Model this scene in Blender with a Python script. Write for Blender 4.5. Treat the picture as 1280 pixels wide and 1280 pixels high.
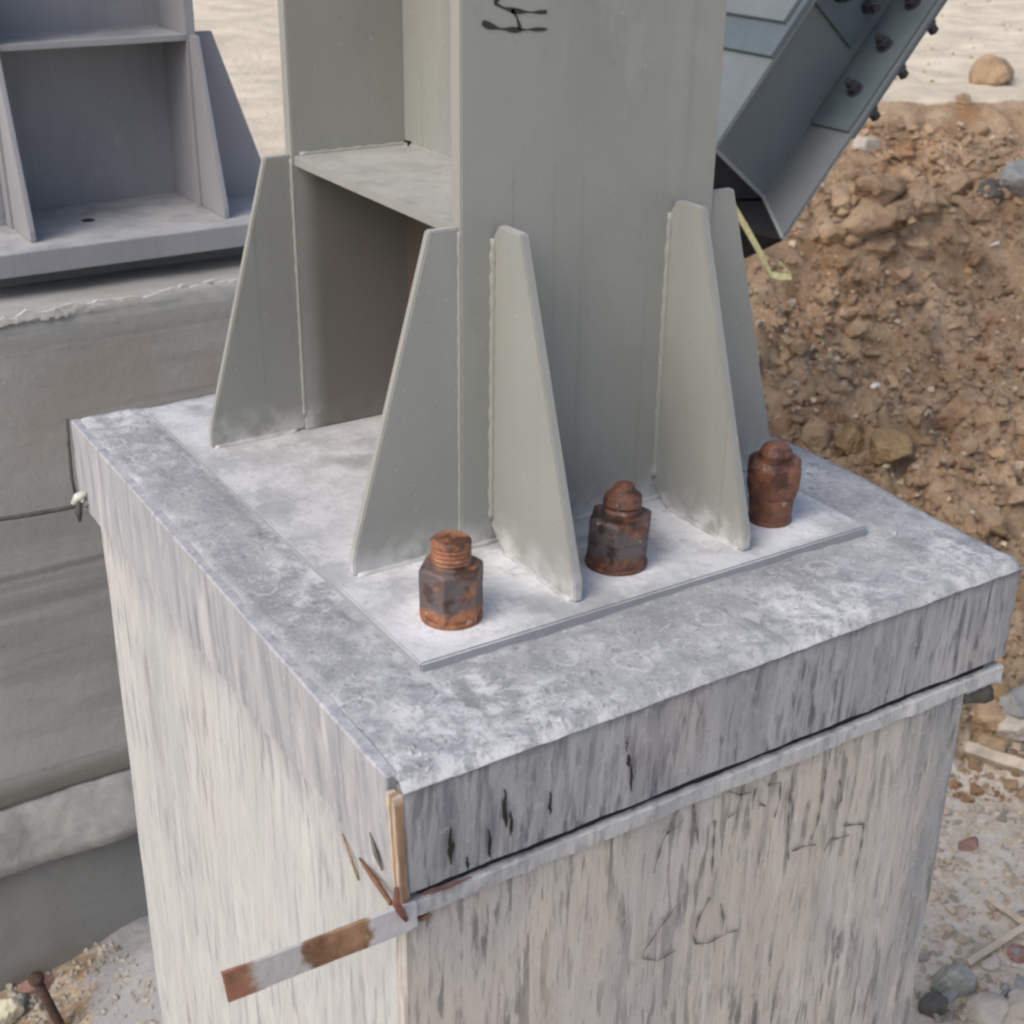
import bpy, bmesh, math, random
import numpy as np
from mathutils import Vector, Matrix
random.seed(7)
rng = np.random.default_rng(7)
for o in list(bpy.data.objects): bpy.data.objects.remove(o)
S = bpy.context.scene
COL = S.collection

# ------------------------------------------------------------------ camera
F_PX = 1769.37
CAM = np.array([-0.4584, -0.8922, 0.7335])
RX, RY, RZ = 1.1265, 0.0143, -0.5677
ROT = Matrix.Rotation(RZ, 3, 'Z') @ Matrix.Rotation(RX, 3, 'X') @ Matrix.Rotation(RY, 3, 'Z')
cd = bpy.data.cameras.new('camera'); cam = bpy.data.objects.new('camera', cd); COL.objects.link(cam)
cam.matrix_world = Matrix.Translation(Vector(CAM)) @ ROT.to_4x4()
cd.sensor_width = 36; cd.lens = 36 * F_PX / 1280; cd.clip_start = 0.05; cd.clip_end = 2000
cd.dof.use_dof = True; cd.dof.focus_distance = 1.75; cd.dof.aperture_fstop = 11
S.camera = cam

# ------------------------------------------------------------------ world, sun, exposure
SUN_EL, SUN_AZ = math.radians(46), math.atan2(-0.24, -0.97)      # towards the sun: from the left, a little behind
w = bpy.data.worlds.new('World'); S.world = w; w.use_nodes = True
wn = w.node_tree; bg = wn.nodes['Background']
sky = wn.nodes.new('ShaderNodeTexSky'); sky.sky_type = 'NISHITA'; sky.sun_disc = False
sky.sun_elevation = SUN_EL; sky.sun_rotation = math.pi / 2 - SUN_AZ
sky.air_density = 1.0; sky.dust_density = 4.0; sky.ozone_density = 1.0
wn.links.new(sky.outputs[0], bg.inputs[0]); bg.inputs[1].default_value = 0.15
sd = bpy.data.lights.new('sun', 'SUN'); sun = bpy.data.objects.new('sun', sd); COL.objects.link(sun)
sd.energy = 1.05; sd.angle = math.radians(40); sd.color = (1.0, 1.0, 0.97)
tos = Vector((math.cos(SUN_EL) * math.cos(SUN_AZ), math.cos(SUN_EL) * math.sin(SUN_AZ), math.sin(SUN_EL)))
sun.rotation_euler = tos.to_track_quat('Z', 'Y').to_euler()
S.view_settings.view_transform = 'Standard'; S.view_settings.look = 'None'
S.view_settings.gamma = 1; S.view_settings.use_curve_mapping = False
S.view_settings.exposure = 0.42
S.render.engine = 'CYCLES'; S.cycles.filter_width = 2.4; S.cycles.use_denoising = True
S.cycles.max_bounces = 6; S.cycles.diffuse_bounces = 4

# ------------------------------------------------------------------ helpers
def ray(px, py):
    q = ROT @ Vector(((px - 640) / F_PX, -(py - 640) / F_PX, -1)); return np.array(q)
def on_plane(px, py, axis, val):
    q = ray(px, py); return CAM + (val - CAM[axis]) / q[axis] * q
def project(P):
    q = ROT.transposed() @ Vector(np.array(P) - CAM)
    return 640 + F_PX * q.x / -q.z, 640 - F_PX * q.y / -q.z, -q.z

def lin(c):
    return tuple(((v / 255) / 12.92 if v / 255 <= 0.04045 else ((v / 255 + 0.055) / 1.055) ** 2.4) for v in c)

class Mat:
    """layered procedural material in world position coordinates"""
    def __init__(s, name, rough=0.85, spec=0.3, metal=0.0):
        s.m = bpy.data.materials.new(name); s.m.use_nodes = True; s.t = s.m.node_tree
        s.b = s.t.nodes['Principled BSDF']; s.b.inputs['Roughness'].default_value = rough
        s.b.inputs['Specular IOR Level'].default_value = spec; s.b.inputs['Metallic'].default_value = metal
        s.pos = s.n('ShaderNodeNewGeometry').outputs['Position']; s.col = None; s.h = None
    def n(s, t): return s.t.nodes.new(t)
    def l(s, a, b): s.t.links.new(a, b)
    def math(s, op, a, b=None, c=None):
        n = s.n('ShaderNodeMath'); n.operation = op
        for i, v in enumerate((a, b, c)):
            if v is None: continue
            if isinstance(v, (int, float)): n.inputs[i].default_value = v
            else: s.l(v, n.inputs[i])
        return n.outputs[0]
    def vec(s, sc=(1, 1, 1), off=(0, 0, 0)):
        n = s.n('ShaderNodeMapping'); n.inputs['Scale'].default_value = sc; n.inputs['Location'].default_value = off
        s.l(s.pos, n.inputs[0]); return n.outputs[0]
    def noise(s, scale, sc=(1, 1, 1), off=(0, 0, 0), detail=4, rough=0.55, dist=0.0):
        n = s.n('ShaderNodeTexNoise'); n.inputs['Scale'].default_value = scale; n.inputs['Detail'].default_value = detail
        n.inputs['Roughness'].default_value = rough; n.inputs['Distortion'].default_value = dist
        s.l(s.vec(sc, off), n.inputs['Vector']); return n.outputs['Fac']
    def voro(s, scale, sc=(1, 1, 1), feature='F1'):
        n = s.n('ShaderNodeTexVoronoi'); n.feature = feature; n.inputs['Scale'].default_value = scale
        s.l(s.vec(sc), n.inputs['Vector']); return n.outputs['Distance']
    def step(s, f, lo, hi, a=0.0, b=1.0):
        n = s.n('ShaderNodeMapRange'); n.interpolation_type = 'SMOOTHSTEP'
        if lo > hi: lo, hi, a, b = hi, lo, b, a
        for i, v in ((1, lo), (2, hi), (3, a), (4, b)): n.inputs[i].default_value = v
        s.l(f, n.inputs[0]); return n.outputs[0]
    def axis(s, i, lo, hi, wob=0.0, wsc=8.0, wv=(1, 1, 1)):
        x = s.n('ShaderNodeSeparateXYZ'); s.l(s.pos, x.inputs[0]); v = x.outputs[i]
        if wob: v = s.math('ADD', v, s.math('MULTIPLY', s.math('SUBTRACT', s.noise(wsc, wv), 0.5), wob))
        return s.step(v, min(lo, hi), max(lo, hi), *((0, 1) if lo < hi else (1, 0)))
    def attr(s, name):
        n = s.n('ShaderNodeAttribute'); n.attribute_name = name; return n
    def base(s, fac, stops):
        r = s.n('ShaderNodeValToRGB'); e = r.color_ramp.elements
        while len(e) < len(stops): e.new(0.5)
        for i, (p, c) in enumerate(stops): e[i].position = p; e[i].color = (*c, 1)
        s.l(fac, r.inputs[0]); s.col = r.outputs[0]; return s
    def ramp(s, fac, stops):
        keep = s.col; s.base(fac, stops); out = s.col; s.col = keep; return out
    def over(s, mask, c, amt=1.0):
        n = s.n('ShaderNodeMix'); n.data_type = 'RGBA'
        s.l(s.math('MULTIPLY', mask, amt), n.inputs[0]); s.l(s.col, n.inputs[6])
        if isinstance(c, tuple): n.inputs[7].default_value = (*c, 1)
        else: s.l(c, n.inputs[7])
        s.col = n.outputs[2]; return s
    def bump(s, h, strength=0.3, dist=0.01):
        n = s.n('ShaderNodeBump'); n.inputs['Strength'].default_value = strength; n.inputs['Distance'].default_value = dist
        s.l(h, n.inputs['Height'])
        if s.h is not None: s.l(s.h, n.inputs['Normal'])
        s.h = n.outputs[0]; return s
    def done(s):
        s.l(s.col, s.b.inputs['Base Color'])
        if s.h is not None: s.l(s.h, s.b.inputs['Normal'])
        return s.m

class MB:
    """mesh collector in world coordinates"""
    def __init__(s): s.v = []; s.f = []
    def add(s, v, f):
        k = len(s.v); s.v += [tuple(p) for p in v]; s.f += [tuple(i + k for i in q) for q in f]; return s
    def box(s, lo, hi):
        x0, y0, z0 = lo; x1, y1, z1 = hi
        return s.add([(x0, y0, z0), (x1, y0, z0), (x1, y1, z0), (x0, y1, z0), (x0, y0, z1), (x1, y0, z1), (x1, y1, z1), (x0, y1, z1)],
                     [(0, 3, 2, 1), (4, 5, 6, 7), (0, 1, 5, 4), (1, 2, 6, 5), (2, 3, 7, 6), (3, 0, 4, 7)])
    def prism(s, pts, d):
        """polygon of 3-D points extruded along the vector d"""
        n = len(pts); d = np.array(d); a = [np.array(p, float) for p in pts]
        nrm = sum(np.cross(a[i] - a[0], a[(i + 1) % n] - a[0]) for i in range(n))
        if np.dot(nrm, d) > 0: a = a[::-1]
        return s.add(a + [p + d for p in a], [tuple(range(n)), tuple(range(2 * n - 1, n - 1, -1))] + [(i, i + n, (i + 1) % n + n, (i + 1) % n) for i in range(n)])
    def tube(s, path, r, k=8, cap=True, jit=0):
        path = [Vector(p) for p in path]; n = len(path); rs = r if isinstance(r, (list, tuple)) else [r] * n
        V = []; up = Vector((0.13, 0.21, 0.97))
        for i, p in enumerate(path):
            t = (path[min(i + 1, n - 1)] - path[max(i - 1, 0)]).normalized()
            a = t.cross(up); a = a.normalized() if a.length > 0.05 else t.cross(Vector((1, 0, 0))).normalized(); b = t.cross(a)
            for j in range(k):
                g = 2 * math.pi * j / k; rr = rs[i] * (1 + random.uniform(-jit, jit)); V.append(p + (a * math.cos(g) + b * math.sin(g)) * rr)
        Fc = [(i * k + j, i * k + (j + 1) % k, (i + 1) * k + (j + 1) % k, (i + 1) * k + j) for i in range(n - 1) for j in range(k)]
        if cap: Fc += [tuple(range(k))[::-1], tuple(range((n - 1) * k, n * k))]
        return s.add(V, Fc)
    def lathe(s, c, prof, k=24, hexa=None, tilt=(0, 0)):
        """prof: (r, z); hexa(z index) mixes the circle towards a hexagon"""
        V = []; n = len(prof); c = np.array(c)
        for i, (r, z) in enumerate(prof):
            hx = hexa[i] if hexa else 0
            for j in range(k):
                g = 2 * math.pi * j / k; gm = (g + math.pi / 6) % (math.pi / 3) - math.pi / 6
                rr = r * ((1 - hx) + hx * 0.93 / math.cos(gm))
                V.append(c + np.array((rr * math.cos(g + .3) + tilt[0] * z, rr * math.sin(g + .3) + tilt[1] * z, z)))
        return s.add(V, [(i * k + j, i * k + (j + 1) % k, (i + 1) * k + (j + 1) % k, (i + 1) * k + j) for i in range(n - 1) for j in range(k)] + [tuple(range(k))[::-1], tuple(range((n - 1) * k, n * k))])
    def build(s, name, mat, parent=None, bevel=0, smooth=False, cut=0, rough=0, seg=2, rs=30, aniso=(1, 1, 1)):
        me = bpy.data.meshes.new(name); org = np.array(parent['org'][:]) if parent is not None and 'org' in parent else np.zeros(3)
        me.from_pydata([tuple(np.array(p) - org) for p in s.v], [], s.f)
        bm = bmesh.new(); bm.from_mesh(me); bmesh.ops.recalc_face_normals(bm, faces=bm.faces)
        if bevel: bmesh.ops.bevel(bm, geom=bm.edges[:], offset=bevel, segments=seg, affect='EDGES', clamp_overlap=True)
        if cut:
            for _ in range(24):
                es = [e for e in bm.edges if e.calc_length() > cut * 1.5]
                if not es or len(bm.verts) > 90000: break
                bmesh.ops.subdivide_edges(bm, edges=es, cuts=1, use_grid_fill=True)
            bmesh.ops.triangulate(bm, faces=[f for f in bm.faces if len(f.verts) > 4])
        if rough:
            P = np.array([v.co for v in bm.verts]) + org; bm.normal_update(); A = np.array(aniso)
            d = noise3(P * A * rs) + 0.5 * noise3(P * A * rs * 2.7 + 9)
            for v, q in zip(bm.verts, d): v.co += v.normal * float(q) * rough
        if parent is not None and (parent.name == 'concrete_pier' or parent.parent is not None and parent.parent.name == 'concrete_pier'):      # the cap is not quite square: its near corner reaches out a little
            for v in bm.verts:
                q = np.array(v.co) + org; k = max(0, 1 - q[0] / LU) * max(0, 1 - q[1] / LV) * min(1, max(0, 1 + q[2] / .16))
                v.co += Vector((WARP[0] * k, WARP[1] * k, 0))
        bm.to_mesh(me); bm.free()
        if smooth:
            for p in me.polygons: p.use_smooth = True
        me.materials.append(mat)
        o = bpy.data.objects.new(name, me); COL.objects.link(o)
        if parent is not None: o.parent = parent; o['org'] = [0.0, 0.0, 0.0] if 'org' not in parent else list(parent['org'])
        return o

def _hash(a, b, c): 
    h = (a * 374761393 + b * 668265263 + c * 2147483647 + 1274126177) & 0xffffffff
    h = ((h ^ (h >> 13)) * 1274126177) & 0xffffffff
    return ((h ^ (h >> 16)) & 0xffff) / 32767.5 - 1
def noise3(P):
    i = np.floor(P).astype(np.int64); f = P - i; u = f * f * (3 - 2 * f); r = 0
    for dx in (0, 1):
        for dy in (0, 1):
            for dz in (0, 1):
                wgt = (u[:, 0] if dx else 1 - u[:, 0]) * (u[:, 1] if dy else 1 - u[:, 1]) * (u[:, 2] if dz else 1 - u[:, 2])
                r = r + wgt * _hash(i[:, 0] + dx, i[:, 1] + dy, i[:, 2] + dz)
    return r
def fbm(x, y, sc, octv=4, seed=0, gain=0.5, ridge=False):
    r = 0; a = 1
    for o in range(octv):
        q = noise3(np.stack([x * sc, y * sc, np.full_like(x, seed * 7.3 + o * 3.1)], 1))
        if ridge: q = 1 - 2 * np.abs(q)
        r = r + a * q; a *= gain; sc *= 2.03
    return r
def sm(t, a, b):
    t = np.clip((t - a) / (b - a), 0, 1); return t * t * (3 - 2 * t)

def empty(name, loc, label=None, cat=None, group=None):
    o = bpy.data.objects.new(name, None); COL.objects.link(o); o.location = loc; o.empty_display_size = 0.1
    o['org'] = [float(v) for v in loc]; tag(o, label, cat, group); return o
def tag(o, label=None, cat=None, group=None, kind=None):
    for k, v in (('label', label), ('category', cat), ('group', group), ('kind', kind)):
        if v: o[k] = v
    return o
def ribbon(strokes, width, plane_axis, val, name, mat, parent, sgn=-1, fade=0.35):
    """handwriting: thin flat strokes lying on a vertical surface; strokes are lists of (x, z)"""
    mb = MB()
    for st in strokes:
        st = [np.array(p, float) for p in st]; P = []
        for a, b in zip(st[:-1], st[1:]):
            m = max(2, int(np.linalg.norm(b - a) / 0.004)); P += [a + (b - a) * i / m for i in range(m)]
        P.append(st[-1]); V = []
        for i, p in enumerate(P):
            t = P[min(i + 1, len(P) - 1)] - P[max(i - 1, 0)]; t = t / (np.linalg.norm(t) + 1e-9); nn = np.array((-t[1], t[0]))
            e = width * (0.5 + 0.3 * math.sin(i * 0.9 + st[0][0] * 90)) * (1 - fade * i / len(P))
            for q in (p + nn * e / 2, p - nn * e / 2): V.append((q[0], val, q[1]))
        mb.add(V, [(2 * i, 2 * i + 1, 2 * i + 3, 2 * i + 2) for i in range(len(P) - 1)])
    return mb.build(name, mat, parent)

# ------------------------------------------------------------------ materials
def steel(name, c, dust=0.0, dust_z=None, rust=0.0, rust_shade=None):
    m = Mat(name, 0.5, 0.35); a = [tuple(v * k for v in c) for k in (0.86, 1.0, 1.1)]
    m.base(m.noise(3.5, (1, 1, .45), detail=6, rough=.6), [(0.3, a[0]), (0.5, a[1]), (0.72, a[2])])
    m.over(m.step(m.noise(22, (1, 1, .12), detail=5), .52, .75), tuple(v * 1.18 for v in c), .35)
    m.over(m.step(m.noise(60, detail=6, rough=.7), .60, .74), tuple(v * 0.62 for v in c), .35)
    if rust: m.over(m.step(m.noise(9, (1, 1, .5), off=(3, 1, 2)), .56, .72), (.16, .075, .04), rust)
    if dust_z is not None: m.over(m.math('MULTIPLY', m.axis(2, dust_z + .05, dust_z - .01, .06, 30), m.step(m.noise(40, detail=6), .3, .62)), (.56, .56, .57), dust)
    m.over(m.step(m.noise(170, detail=2), .68, .75), (.5, .5, .48), .35)
    gn = m.n('ShaderNodeNewGeometry'); sx = m.n('ShaderNodeSeparateXYZ'); m.l(gn.outputs['True Normal'], sx.inputs[0])
    m.over(m.math('MULTIPLY', m.step(sx.outputs[2], .6, .9), m.step(m.noise(14, detail=7, rough=.7), .3, .6)), (.42, .42, .41), .75)
    m.over(m.step(m.noise(70, (1, 1, .02), off=(3, 2, 1), detail=4), .60, .70), tuple(v * .78 for v in c), .4)
    m.over(m.step(m.noise(8, (1, 1, .6), off=(2, 9, 4), detail=8, rough=.7), .57, .66), tuple(v * 1.16 for v in c), .45)
    m.over(m.step(m.noise(33, off=(7, 7, 7), detail=8, rough=.8), .63, .69), (.13, .115, .10), .4)
    if rust_shade: m.over(m.math('MULTIPLY', m.axis(2, rust_shade[0], rust_shade[0] - .03, .03, 20), m.axis(0, rust_shade[1], rust_shade[1] + .03, .01, 20)), (.125, .115, .102), .85)  # rust and the shade below the stiffener, both painted into the colour
    m.bump(m.noise(240, detail=3), .12, .002); m.bump(m.noise(12, detail=3), .12, .01)
    return m.done()
GREEN_GREY = (.255, .262, .243)
M_steel = steel('grey_green_primer', GREEN_GREY, .8, .012)
M_steel_dark = steel('rusty_shaded_primer', (.085, .073, .062), .8, .012, .3)  # web below the stiffener: rust plus recess shade painted as a darker primer
M_steel_back = steel('primer_with_rust_and_shade', GREEN_GREY, .8, .012, rust_shade=(.372, .262))
M_blue = steel('blue_grey_primer', (.265, .268, .285))
M_brace = steel('slate_grey_primer', (.135, .155, .16)); M_splice = steel('dark_splice_primer', (.085, .11, .125)); M_rim = steel('pale_cut_edge', (.27, .285, .28))
M_bolt_dark = steel('dark_bolt_steel', (.03, .03, .035))

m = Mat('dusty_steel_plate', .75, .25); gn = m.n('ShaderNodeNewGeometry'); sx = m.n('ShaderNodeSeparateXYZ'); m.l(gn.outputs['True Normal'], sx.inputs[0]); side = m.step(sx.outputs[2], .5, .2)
m.base(m.noise(7, detail=6, rough=.65), [(.3, (.30, .305, .315)), (.5, (.41, .415, .425)), (.7, (.54, .545, .555))])
m.over(m.step(m.noise(230, detail=3), .6, .68), (.27, .275, .28), .5)
m.over(m.step(m.noise(18, off=(2, 5, 1), detail=9, rough=.74), .44, .58), (.56, .565, .58), .7)
m.over(m.step(m.noise(5, off=(8, 3, 1), detail=6, rough=.6), .56, .68), (.27, .275, .28), .75)
m.over(m.step(m.noise(70, detail=4), .62, .70), (.30, .30, .31), .5)
for bx_, by_ in ((.172, .209), (.387, .218), (.608, .215), (.30, .25), (.525, .25), (.2, .36)):
    vd = m.n('ShaderNodeVectorMath'); vd.operation = 'DISTANCE'; m.l(m.pos, vd.inputs[0]); vd.inputs[1].default_value = (bx_, by_, .012)
    m.over(m.math('MULTIPLY', m.step(m.math('ADD', vd.outputs['Value'], m.math('MULTIPLY', m.noise(22, detail=6, rough=.7), .09)), .125, .075), m.step(m.noise(90, detail=5), .25, .5)), (.72, .725, .735), .75)
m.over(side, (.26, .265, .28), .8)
m.bump(m.noise(60, detail=7, rough=.7), .5, .004)
M_plate = m.done()

m = Mat('grey_mortar_with_white_bloom', .92, .2)
m.base(m.noise(13, detail=9, rough=.7), [(.3, (.245, .25, .265)), (.5, (.345, .35, .365)), (.72, (.45, .455, .465))])
m.over(m.step(m.noise(5, off=(5, 1, 3), detail=5, rough=.65), .50, .64), (.25, .255, .27), .6)
patch = m.step(m.noise(4.5, off=(1, 2, 3), detail=5, rough=.65), .43, .62)
m.over(m.math('MULTIPLY', m.step(m.noise(34, detail=9, rough=.74, dist=.3), .42, .59), patch), (.66, .665, .675), .85)
ring = m.math('MULTIPLY', m.step(m.math('ABSOLUTE', m.math('SUBTRACT', m.math('ADD', m.voro(20), m.math('MULTIPLY', m.noise(40, detail=6, rough=.7), .35)), .50)), .09, .01), m.step(m.noise(8, off=(4, 8, 1), detail=3), .48, .58))
m.over(ring, (.60, .605, .62), .42)
m.over(m.step(m.noise(190, detail=3, rough=.6), .60, .68), (.62, .625, .64), .6)
m.over(m.step(m.noise(150, off=(3, 3, 3), detail=3, rough=.6), .60, .68), (.15, .152, .16), .55)
m.over(m.step(m.noise(24, (1, .25, 1), off=(2, 7, 3), detail=5), .60, .68), (.20, .205, .215), .5)
m.bump(m.noise(70, detail=8, rough=.75), .8, .006); m.bump(ring, .3, .003)
M_mortar = m.done()

def weathered(name, stops, fleck, fleck_amt, pale, blue, fl=(.55, .66), lowgrey=None, z=.16):
    m = Mat(name, .9, .2)
    m.base(m.noise(8, (1, 1, z), detail=7, rough=.66), stops)
    m.over(m.step(m.noise(46, (1, 1, z * .5), detail=5), .50, .66), pale, .5)
    m.over(m.step(m.noise(4.2, (1.3, 1.3, .5), off=(3, 7, 1), detail=4), .52, .68), blue, .6)
    m.over(m.step(m.noise(5, (1, 1, .7), off=(9, 2, 4), detail=2), .55, .70), (.56, .46, .41), .18)
    m.over(m.math('MULTIPLY', m.step(m.noise(9, (1, 1, .35), off=(4, 6, 2), detail=5, rough=.6), .57, .66), m.step(m.noise(70, (1, 1, .06), off=(1, 2, 2), detail=4), .40, .55)), tuple(v * 1.5 for v in fleck), .7)
    if lowgrey: m.over(*lowgrey(m))
    msk = m.math('MULTIPLY', m.step(m.noise(64, (1, 1, z * .75), off=(1, 9, 5), detail=4, rough=.6), *fl), m.step(m.noise(7, (1, 1, .6), off=(2, 3, 8), detail=3), .38, .58))
    m.over(msk, fleck, fleck_amt)
    m.over(m.step(m.noise(130, (1, 1, z * .5), detail=4), .57, .67), tuple(v * 1.25 for v in fleck), fleck_amt * .5)
    m.over(m.step(m.noise(110, off=(5, 5, 2), detail=4), .60, .68), pale, .35)
    pm = m.step(m.noise(5, (1, 1, .8), off=(7, 3, 2), detail=4), .36, .60)
    m.over(m.math('MULTIPLY', pm, m.step(m.noise(95, (1, 1, z * .55), off=(6, 1, 3), detail=3, rough=.5), .565, .62)), tuple(v * .9 for v in fleck), fleck_amt * .75)
    m.over(m.step(m.noise(210, (1, 1, z * .5), off=(2, 2, 7), detail=3), .60, .66), tuple(v * 1.1 for v in fleck), fleck_amt * .45)
    m.over(m.step(m.noise(300, detail=2), .62, .68), tuple(v * 1.5 for v in fleck), .3)
    m.bump(m.noise(60, (1, 1, .06), detail=5), .5, .004); m.bump(m.noise(180, (1, 1, .3), detail=3), .25, .002)
    return m.done()
M_front = weathered('whitewashed_grainy_panel', [(.25, (.365, .335, .30)), (.5, (.445, .41, .37)), (.75, (.51, .475, .435))], (.125, .125, .12), .85, (.52, .50, .47), (.35, .35, .35),
    lowgrey=lambda m: (m.math('MULTIPLY', m.axis(0, .58, .73, .14, 9, (1, 1, .4)), m.step(m.noise(50, (1, 1, .08), off=(9, 9, 1), detail=4), .25, .55)), (.25, .26, .275), .8), z=.2)
M_left = weathered('pale_cement_washed_panel', [(.25, (.345, .357, .352)), (.5, (.43, .443, .435)), (.75, (.50, .512, .50))], (.20, .20, .215), .6, (.52, .525, .52), (.38, .385, .40), (.56, .69),
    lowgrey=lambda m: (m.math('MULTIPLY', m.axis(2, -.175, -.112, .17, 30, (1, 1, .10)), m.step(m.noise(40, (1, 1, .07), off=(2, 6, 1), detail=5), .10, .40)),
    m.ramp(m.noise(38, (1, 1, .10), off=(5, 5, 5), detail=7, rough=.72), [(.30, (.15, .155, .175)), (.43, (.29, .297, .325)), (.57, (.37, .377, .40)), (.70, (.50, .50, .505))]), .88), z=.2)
M_band = weathered('grey_streaked_board', [(.25, (.20, .205, .22)), (.5, (.275, .28, .292)), (.75, (.36, .363, .37))], (.085, .085, .10), .85, (.42, .42, .43), (.29, .295, .315), z=.2,
    lowgrey=lambda m: (m.math('MULTIPLY', m.axis(2, -.022, -.004, .016, 45), m.step(m.noise(26, detail=5), .3, .5)), (.13, .13, .14), .75))
M_batten = weathered('cement_caked_batten', [(.25, (.31, .315, .32)), (.5, (.39, .395, .40)), (.75, (.47, .475, .475))], (.2, .2, .21), .5, (.5, .5, .505), (.34, .345, .37), z=.5)

def simple(name, c, var=.25, sc=30, rough=.85, bs=.3, sc3=(1, 1, 1)):
    m = Mat(name, rough, .25)
    m.base(m.noise(sc, sc3, detail=6, rough=.65), [(.3, tuple(v * (1 - var) for v in c)), (.5, c), (.7, tuple(v * (1 + var) for v in c))])
    m.bump(m.noise(sc * 3, sc3, detail=5), bs, .004); return m.done()
M_ply_o = simple('orange_ply', (.27, .18, .115), .4, 60, sc3=(1, 1, .2)); M_ply_p = simple('pale_ply', (.43, .36, .29), .25, 60, sc3=(1, 1, .2)); M_ply_b = simple('brown_ply', (.17, .09, .055), .35, 60)
M_chip = simple('white_mortar_chip', (.50, .49, .46), .3, 60); M_red = simple('red_brown_splinter', (.17, .075, .06), .4, 80)
M_crack_shadow = simple('dark_crack_and_shadow', (.022, .02, .02), .3, 90)  # cracks and dark gaps, also the painted shadow below the brace end
M_ink = simple('black_marker', (.03, .036, .034), .3, 120, .6); M_pencil = simple('grey_pencil', (.15, .14, .13), .5, 90)
M_rebar = simple('brown_rebar', (.07, .045, .035), .4, 60)
M_wire = simple('tie_wire', (.09, .088, .08), .3, 60); M_knot = simple('pale_knot', (.48, .49, .44), .3, 80)
M_yellow = simple('faded_yellow_strap', (.62, .58, .30), .2, 40, .6)
M_stick = simple('pale_timber', (.50, .42, .33), .3, 25, sc3=(.3, 1, 1))
M_brick = simple('red_brick', (.25, .15, .125), .35, 50)
M_spill = simple('blue_grey_cement', (.36, .375, .41), .25, 22, .95, .6)

m = Mat('rusty_strap_steel', .85, .2)
m.base(m.noise(28, detail=6, rough=.65), [(.3, (.12, .06, .035)), (.5, (.24, .14, .08)), (.7, (.33, .21, .13))])
m.over(m.math('MULTIPLY', m.axis(0, -.152, -.140, .045, 38), m.axis(0, -.098, -.108, .045, 38)), (.44, .44, .445), .9)
m.over(m.step(m.noise(45, off=(2, 5, 9), detail=6, rough=.7), .60, .68), (.45, .43, .41), .7)
m.over(m.axis(0, -.040, -.030, .04, 40), (.46, .47, .49), .9)
m.over(m.math('MULTIPLY', m.axis(0, -.146, -.160, .015, 60), m.step(m.noise(60), .35, .5)), (.30, .13, .09), .8)
m.bump(m.noise(120, detail=5), .5, .003)
M_strap = m.done()

def rustbolt(name, a, b, c, grime):
    m = Mat(name, .55, .5)
    m.base(m.noise(55, detail=6, rough=.65), [(.3, a), (.5, b), (.7, c)])
    if grime: m.over(m.math('MULTIPLY', m.math('MULTIPLY', m.axis(2, .026, .034, .02, 60), m.axis(2, .085, .066, .02, 60)), m.step(m.noise(30, off=(4, 2, 2)), .36, .5)), (.085, .08, .085), grime)
    m.over(m.step(m.noise(80, off=(1, 7, 3), detail=4), .64, .72), (.50, .44, .40), .55)
    m.over(m.step(m.noise(38, off=(6, 6, 1), detail=5, rough=.65), .51, .62), tuple(v * .4 for v in a), .8)
    m.bump(m.noise(180, detail=6, rough=.7), .5, .002); return m.done()
M_rust1 = rustbolt('orange_rust', (.11, .045, .025), (.24, .095, .045), (.37, .18, .09), .9)
M_rust2 = rustbolt('wet_dark_rust', (.035, .02, .016), (.11, .045, .028), (.22, .11, .06), .8)
M_rust3 = rustbolt('brown_rust', (.075, .032, .02), (.135, .055, .032), (.20, .085, .045), 0)

m = Mat('trowelled_grey_concrete', .93, .2)
m.base(m.noise(2.6, (.6, 1, 1.3), detail=7, rough=.6), [(.28, (.275, .275, .26)), (.5, (.35, .35, .333)), (.72, (.41, .41, .39))])
m.over(m.step(m.noise(4, (.35, 1, 2.5), off=(4, 4, 4), detail=4), .53, .64), (.25, .25, .235), .5)
m.over(m.math('MULTIPLY', m.axis(2, -.62, -.30, .5, 3), m.step(m.noise(5, off=(6, 2, 9)), .42, .62)), (.31, .275, .24), .55)
m.over(m.step(m.noise(50, detail=5), .62, .70), (.42, .42, .41), .35)
m.over(m.step(m.noise(3.2, (.12, 1, 3.2), off=(2, 2, 6), detail=7, rough=.65), .54, .66), (.19, .19, .18), .6)
m.over(m.math('MULTIPLY', m.axis(2, -.655, -.648, .02, 14), m.axis(2, -.632, -.640, .02, 14)), (.13, .13, .125), .5)
m.over(m.step(m.noise(120, detail=4, rough=.7), .60, .67), (.16, .16, .15), .5)
m.over(m.step(m.noise(160, off=(4, 4, 1), detail=4, rough=.7), .61, .68), (.47, .47, .45), .45)
m.over(m.step(m.voro(4.5, (1, 1, 1.6)), .07, .045), (.11, .11, .105), .7)
m.bump(m.noise(30, detail=8, rough=.7), .55, .005); m.bump(m.noise(4, (.5, 1, 2), detail=4), .07, .02)
M_conc = m.done()
m = Mat('smooth_dark_concrete', .9, .25)
m.base(m.noise(2.2, detail=5), [(.3, (.19, .195, .19)), (.5, (.23, .235, .228)), (.7, (.27, .272, .263))])
m.over(m.step(m.noise(9, off=(1, 3, 5), detail=7, rough=.7), .56, .66), (.29, .285, .275), .4)
m.over(m.step(m.noise(120, detail=4, rough=.7), .60, .67), (.12, .12, .115), .45)
m.over(m.axis(2, -1.56, -1.64, .12, 12), (.21, .185, .15), .5)
m.bump(m.noise(40, detail=5), .25, .004)
M_conc_low = m.done()
M_ledge = simple('pale_concrete_ledge', (.30, .295, .28), .3, 14, .95, .6)

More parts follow.
